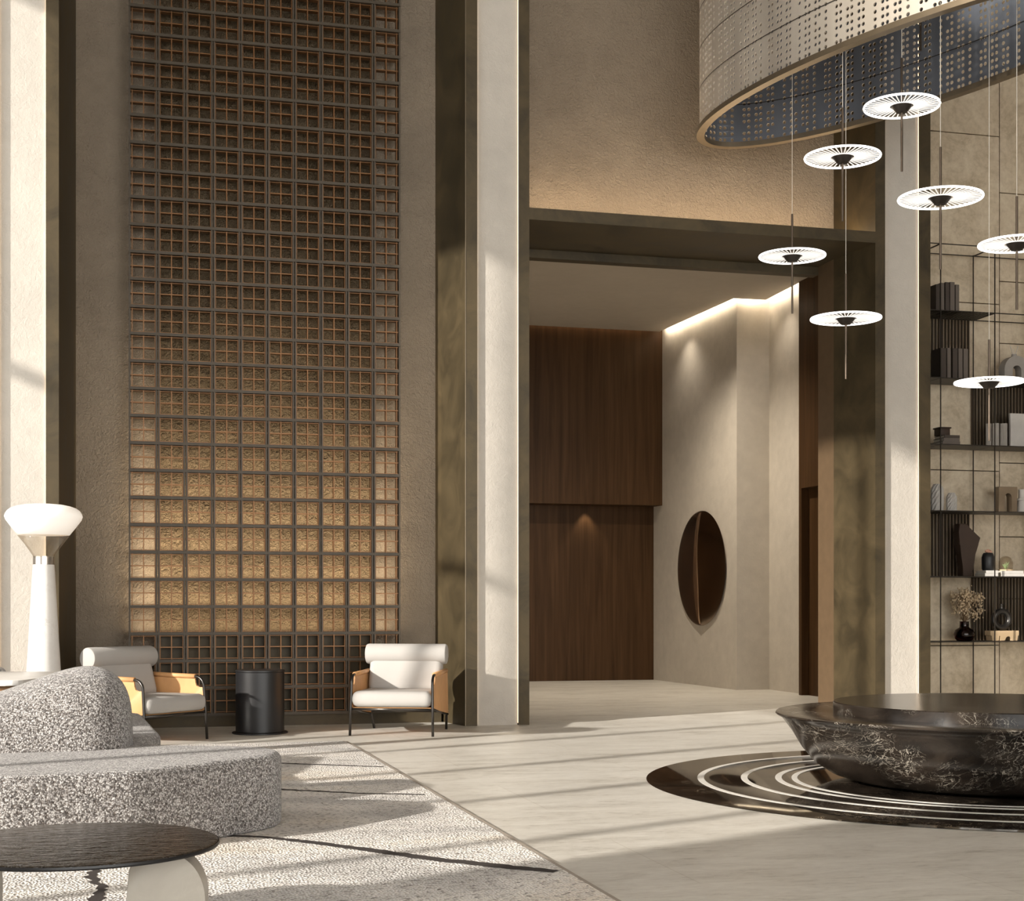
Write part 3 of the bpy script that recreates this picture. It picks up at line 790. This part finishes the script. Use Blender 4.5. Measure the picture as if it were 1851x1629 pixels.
flat_book(1696, 1727, .078, .11, 'book_dark', 'top book of the flat stack under the small dark box', 'flat books under the dark box', 3)
X, Y, Z0 = on_shelf(1703, 3, 14.93)
dbx = thing('dark_box', 'small dark brown lidded box on top of the flat stack of books', 'box', (X, Y, Z0+.111))
MB().box(-.06, .06, -.07, .07, 0, .075, .006, 2).build('body', M['darkclay'], dbx, smooth=.6)
MB().box(-.072, .072, -.08, .08, .0755, .092, .005, 2).build('lid', M['darkclay'], dbx, smooth=.6)
def fluted(px0, px1, h, l, lab, grp):
    Y = 14.95; X0 = x_on((px0+px1)/2, Y); r = (px1-px0)*U/2*.95
    mb = MB(); n = 36; rings = []
    for z in (0, h): rings.append([mb.bm.verts.new(((r*(1 if k % 2 else .9))*math.cos(2*PI*k/n), (r*(1 if k % 2 else .9))*math.sin(2*PI*k/n), z)) for k in range(n)])
    for k in range(n): mb.face([rings[0][k], rings[0][(k+1) % n], rings[1][(k+1) % n], rings[1][k]])
    mb.face(rings[0][::-1])
    top = [mb.bm.verts.new((v.co.x*.75, v.co.y*.75, h)) for v in rings[1]]; bot = [mb.bm.verts.new((v.co.x*.75, v.co.y*.75, h-.06)) for v in rings[1]]
    for k in range(n):
        mb.face([rings[1][k], rings[1][(k+1) % n], top[(k+1) % n], top[k]]); mb.face([top[k], top[(k+1) % n], bot[(k+1) % n], bot[k]])
    mb.face(bot)
    o = mb.move(X0, Y, lev[l]).build('fluted_vase', M['grey']); tag(o, lab, 'vase', grp)
fluted(1782, 1792, .27, 3, 'leftmost slim grey fluted vase beside the pale box', 'grey fluted vases')
fluted(1793, 1806, .275, 3, 'middle grey fluted vase in the row of three beside the pale box', 'grey fluted vases')
fluted(1807, 1821, .275, 3, 'rightmost grey fluted vase, touching the pale box', 'grey fluted vases')
X, Y, Z0 = on_shelf(1841, 3, 14.98)
pb = MB().box(-.115, .115, -.02, .02, 0, .40, .004, 1).move(X, Y, Z0).build('pale_board', M['greylight'], smooth=.6)
tag(pb, 'plain pale panel standing upright at the right end of the shelf', 'panel')
# shelf 2: diamond vases, arch block, stepped candle holder
def diamond_vase(px, w, h, l, lab):
    X, Y, Z0 = on_shelf(px, l); r = w*U/2
    mb = MB(); n, m = 20, 9; rings = []
    for j in range(m+1):
        z = h*j/m
        pr = r*(.93+.07*math.sin(PI*j/m)) * (1 if j < m-1 else (.86 if j == m-1 else .62))
        rings.append([mb.bm.verts.new((pr*(1.0+(.09 if (k+j) % 2 else -.05))*math.cos(2*PI*(k+.5*(j % 2))/n), pr*(1.0+(.09 if (k+j) % 2 else -.05))*math.sin(2*PI*(k+.5*(j % 2))/n), z)) for k in range(n)])
    for a, b in zip(rings, rings[1:]):
        for k in range(n): mb.face([a[k], a[(k+1) % n], b[(k+1) % n]]); mb.face([a[k], b[(k+1) % n], b[k]])
    mb.face(rings[0][::-1])
    inn = [mb.bm.verts.new((v.co.x*.8, v.co.y*.8, h-.04)) for v in rings[-1]]
    for k in range(n): mb.face([rings[-1][k], rings[-1][(k+1) % n], inn[(k+1) % n], inn[k]])
    mb.face(inn)
    tag(mb.move(X, Y, Z0).build('diamond_vase', M['greylight']), lab, 'vase', 'diamond patterned vases')
diamond_vase(1694, 22, .31, 2, 'taller grey vase with diamond relief, next to the column')
diamond_vase(1720, 18, .215, 2, 'shorter grey vase with diamond relief, right of its taller twin')
X, Y, Z0 = on_shelf(1818, 2)
ab = MB().front_prism([(-.118, 0), (-.118, .295), (.118, .295), (.118, 0), (.045, 0), (.045, .18)]+[(.045*math.cos(PI*k/14), .18+.045*math.sin(PI*k/14)) for k in range(1, 14)]+[(-.045, .18), (-.045, 0)], -.05, .05, .004, 1).move(X, Y, Z0).build('arch_block', M['brownstone'], smooth=.6)
tag(ab, 'square brown block with an arched opening on the shelf', 'ornament')
X, Y, Z0 = on_shelf(1849, 2)
chd = MB().lathe([(0, 0), (.075, 0), (.062, .14), (.075, .142), (.075, .165), (.05, .17), (.05, .27), (.0, .275)], seg=28).move(X, Y, Z0).build('candle_holder', M['greylight'], smooth=.6)
tag(chd, 'stepped pale grey candle holder at the right edge beside the arch block', 'candle holder')
# shelf 1: folded vase, black jar, books, terrarium
X, Y, Z0 = on_shelf(1748, 1)
prof = [(-.092, 0), (.03, 0), (.035, .10), (.07, .25), (.105, .35), (.14, .44), (.07, .49), (-.02, .55), (-.028, .597), (-.134, .597), (-.138, .5), (-.134, .36), (-.098, .24), (-.09, .12)]
fv = MB().front_prism(prof, -.06, .06, .012, 3).move(X, Y, Z0).build('sculptural_vase', M['darkclay'], smooth=.5)
tag(fv, 'tall dark brown sculptural vase with a slanted shoulder', 'vase')
flat_book(1769, 1796, 0, .036, 'book_white', 'lower white book under the black jar', 'white books under the black jar', 1)
flat_book(1771, 1796, .036, .068, 'book_white', 'upper white book under the black jar', 'white books under the black jar', 1)
flat_book(1797, 1845, 0, .034, 'book_white', 'lower white book under the glass dome', 'white books under the glass dome', 1)
flat_book(1797, 1843, .034, .066, 'book_white', 'upper white book under the glass dome', 'white books under the glass dome', 1)
X, Y, Z0 = on_shelf(1786, 1, 14.93)
jr = thing('black_jar', 'round black jar with a coral topped lid on the white books', 'jar', (X, Y, Z0+.0685))
MB().lathe([(0, 0), (.06, 0), (.07, .02), (.072, .15), (.06, .185), (.05, .2), (0, .2)], seg=32).build('body', M['black'], jr, smooth=.7)
cr_ = MB()
for q in range(9):
    a = random.uniform(0, 6.28); r = random.uniform(0, .035)
    bmesh.ops.create_icosphere(cr_.bm, subdivisions=1, radius=random.uniform(.012, .02), matrix=Matrix.Translation((r*math.cos(a), r*math.sin(a), .212+random.uniform(0, .02))))
cr_.build('coral_knob', M['coral'], jr, smooth=True)
X, Y, Z0 = on_shelf(1818, 1, 14.93)
gd = thing('terrarium', 'small clear glass dome on a wooden disc holding a green plant', 'terrarium', (X, Y, Z0+.0665))
MB().lathe([(0, 0), (.085, 0), (.088, .006), (.085, .014), (0, .014)], seg=32).build('wooden_base', M['lightwood'], gd, smooth=.6)
MB().lathe([(.076, .015), (.082, .06), (.08, .1), (.06, .145), (.03, .165), (0, .17)], seg=32).lathe([(.073, .015), (.079, .06), (.077, .1), (.058, .142), (.028, .162), (0, .167)], seg=32).build('glass_dome', M['clear'], gd, smooth=True)
M['leaf'] = plain('grey_green_leaf', (.30, .42, .22), .6)
ap = MB()
for q in range(16):
    a = 2*PI*q/16+random.uniform(-.15, .15); L = random.uniform(.05, .095); rr = random.uniform(.02, .055)
    pts = [(0, 0, 0), (rr*.4*math.cos(a), rr*.4*math.sin(a), L*.55), (rr*math.cos(a), rr*math.sin(a), L)]
    ap.tube(pts, [.006, .0045, .001], 5)
tag(ap.move(X, Y, Z0+.081).build('air_plant', M['leaf'], smooth=True), 'spiky green air plant inside the glass dome', 'plant')
# shelf 0: red glass vase with dried flowers, ring vase on wooden blocks
X, Y, Z0 = on_shelf(1743, 0)
gv = tag(MB().lathe([(0, 0), (.08, 0), (.105, .03), (.118, .075), (.1, .125), (.058, .15), (.052, .16), (.052, .215), (.058, .222), (.048, .222), (.044, .165), (.05, .15), (.09, .12), (.105, .075), (.09, .03), (0, .012)], seg=40).move(X, Y, Z0).build('glass_vase', M['wineglass'], smooth=.8), 'round dark red glass vase holding dried flowers', 'vase')
M['dried'] = plain('dried_flowers', (.52, .40, .26), .9)
M['stem'] = plain('dry_stems', (.2, .13, .07), .9)
df = thing('dried_flowers', 'bushy bunch of dried tan flowers in the dark red vase', 'flowers', (X, Y, Z0+.02))
st = MB(); hd = MB()
for q in range(34):
    a = random.uniform(0, 6.28); sp_ = random.uniform(.02, .19); h = random.uniform(.36, .58)
    tip = Vector((.05+sp_*math.cos(a)*1.1, sp_*math.sin(a)*.6, h-sp_*.5))
    st.tube([(0, 0, .0), (.012*math.cos(a), .012*math.sin(a), .2), tuple(tip)], .0022, 5)
    for e in range(22):
        o_ = Vector((random.gauss(0, .026), random.gauss(0, .026), random.gauss(0, .03)))
        c = tip+o_; rr = random.uniform(.006, .012)
        bmesh.ops.create_icosphere(hd.bm, subdivisions=1, radius=rr, matrix=Matrix.Translation(c) @ Matrix.Diagonal((1, 1, 1.4, 1)))
st.build('stem', M['stem'], df); hd.build('flower_heads', M['dried'], df, smooth=True)['kind'] = 'stuff'
X, Y, Z0 = on_shelf(1811, 0)
wb = MB().front_prism([(-.185, .06), (-.185, .115), (.185, .115), (.185, .06), (.165, .06), (.165, .0), (.09, 0)]+[(.045+.045*math.cos(PI*k/10), .0+.055*math.sin(PI*k/10)) for k in range(1, 10)]+[(0, 0), (-.06, 0), (-.06, .06), (-.075, .06), (-.075, 0), (-.165, 0), (-.165, .06)], -.06, .06, .004, 1).move(X, Y, Z0).build('wooden_stand', M['lightwood'], smooth=.6)
tag(wb, 'pale wooden block stand with arched cutout under the ring vase', 'stand')
rv = thing('ring_vase', 'dark bronze ring shaped vase standing on the wooden block stand', 'vase', (X-.005, Y, Z0+.1155))
t_ = MB(); rows = []
for i in range(49):
    a = 2*PI*i/48; row = []
    for j in range(17):
        b = 2*PI*j/16; rr = .095+.034*math.cos(b); row.append((rr*math.cos(a), .034*math.sin(b), .128+rr*math.sin(a)))
    rows.append(row)
t_.grid(rows).build('ring', M['bronzevase'] if 'bronzevase' in M else M['steel'], rv, smooth=True)
MB().lathe([(.02, .25), (.017, .29), (.024, .305), (.019, .305), (.012, .285)], seg=20).build('neck', M['steel'], rv, smooth=True)

# ------------------------------------------------------------------ lights
def light(name, typ, loc, energy, color, **kw):
    l = bpy.data.lights.new(name, typ); l.energy = energy; l.color = color
    for k, v in kw.items(): setattr(l, k, v)
    o = bpy.data.objects.new(name, l); COL.objects.link(o); o.location = loc; return o
sun = light('sun', 'SUN', (-12, 2, 9), 5.8, (1, .935, .85), angle=math.radians(.9))
sun.rotation_euler = Vector((1, .45, -.40)).to_track_quat('-Z', 'Y').to_euler()
def spot(name, loc, to, e, size, blend=.6, col=(1, .88, .72), rad=.03):
    o = light(name, 'SPOT', loc, e, col, spot_size=math.radians(size), spot_blend=blend, shadow_soft_size=rad)
    o.rotation_euler = (Vector(to)-Vector(loc)).to_track_quat('-Z', 'Y').to_euler(); return o
spot('spot_corridor_wall', (8.0, 21.2, 5.5), (8.36, 21.2, 0), 26, 110, 1)
spot('spot_corridor_niche', (8.55, 18.9, 5.5), (8.85, 18.9, 0), 22, 110, 1)
spot('fill_corridor', (6.8, 19, 5.5), (6.8, 19, 0), 620, 130, 1)  # unseen lamp added to fill the corridor by floor bounce
spot('fill_drum', (1.6, 8.6, 9.1), (6.75, 10.3, 6.9), 1700, 48, 1, (1, .9, .76), .08)  # unseen lamp added to brighten the drum's near side
spot('spot_wood', (7.1, 22.55, 2.78), (7.1, 22.62, 0), 14, 80)
for j, e in enumerate((7.4, 8.0, 7.8, 7.0, 5.8, 4.5, 3.3, 2.3, 1.5, .9, .5, .3)):          # led lines behind the lattice bars, washing up the panel
    ar = light('lattice_led_line', 'AREA', (1.365, 15.062, .94+j*CELL), e, (1, .82, .58), shape='RECTANGLE', size=2.6, size_y=.02)
    ar.rotation_euler = (Vector((0, .22, 1))).to_track_quat('-Z', 'Y').to_euler()
w = bpy.data.worlds.new('sky'); S.world = w; w.use_nodes = True
bg = w.node_tree.nodes['Background']
wt = w.node_tree                                                   # sky made uneven to dim the side windows, brighter at the open rear
gm = wt.nodes.new('ShaderNodeNewGeometry'); sx_ = wt.nodes.new('ShaderNodeSeparateXYZ'); mr = wt.nodes.new('ShaderNodeMapRange')
wt.links.new(gm.outputs['Incoming'], sx_.inputs[0]); wt.links.new(sx_.outputs[0], mr.inputs[0])
mr.inputs[1].default_value = 0.0; mr.inputs[2].default_value = 1.0; mr.inputs[3].default_value = 4.7; mr.inputs[4].default_value = 1.9
wt.links.new(mr.outputs[0], bg.inputs[1])
bg.inputs[0].default_value = (1, .99, .965, 1)

# ------------------------------------------------------------------ camera
cam = bpy.data.cameras.new('camera'); co = bpy.data.objects.new('camera', cam); COL.objects.link(co)
co.location = (0, 0, CH); co.rotation_euler = (PI/2, 0, -YAW)
cam.sensor_width = 36; cam.lens = FPX/1851*36; cam.shift_y = (HY-814.5)/1851; cam.clip_end = 200
S.camera = co
S.view_settings.view_transform = 'Standard'; S.view_settings.look = 'None'
S.view_settings.exposure = 0.13; S.view_settings.gamma = 1; S.view_settings.use_curve_mapping = False
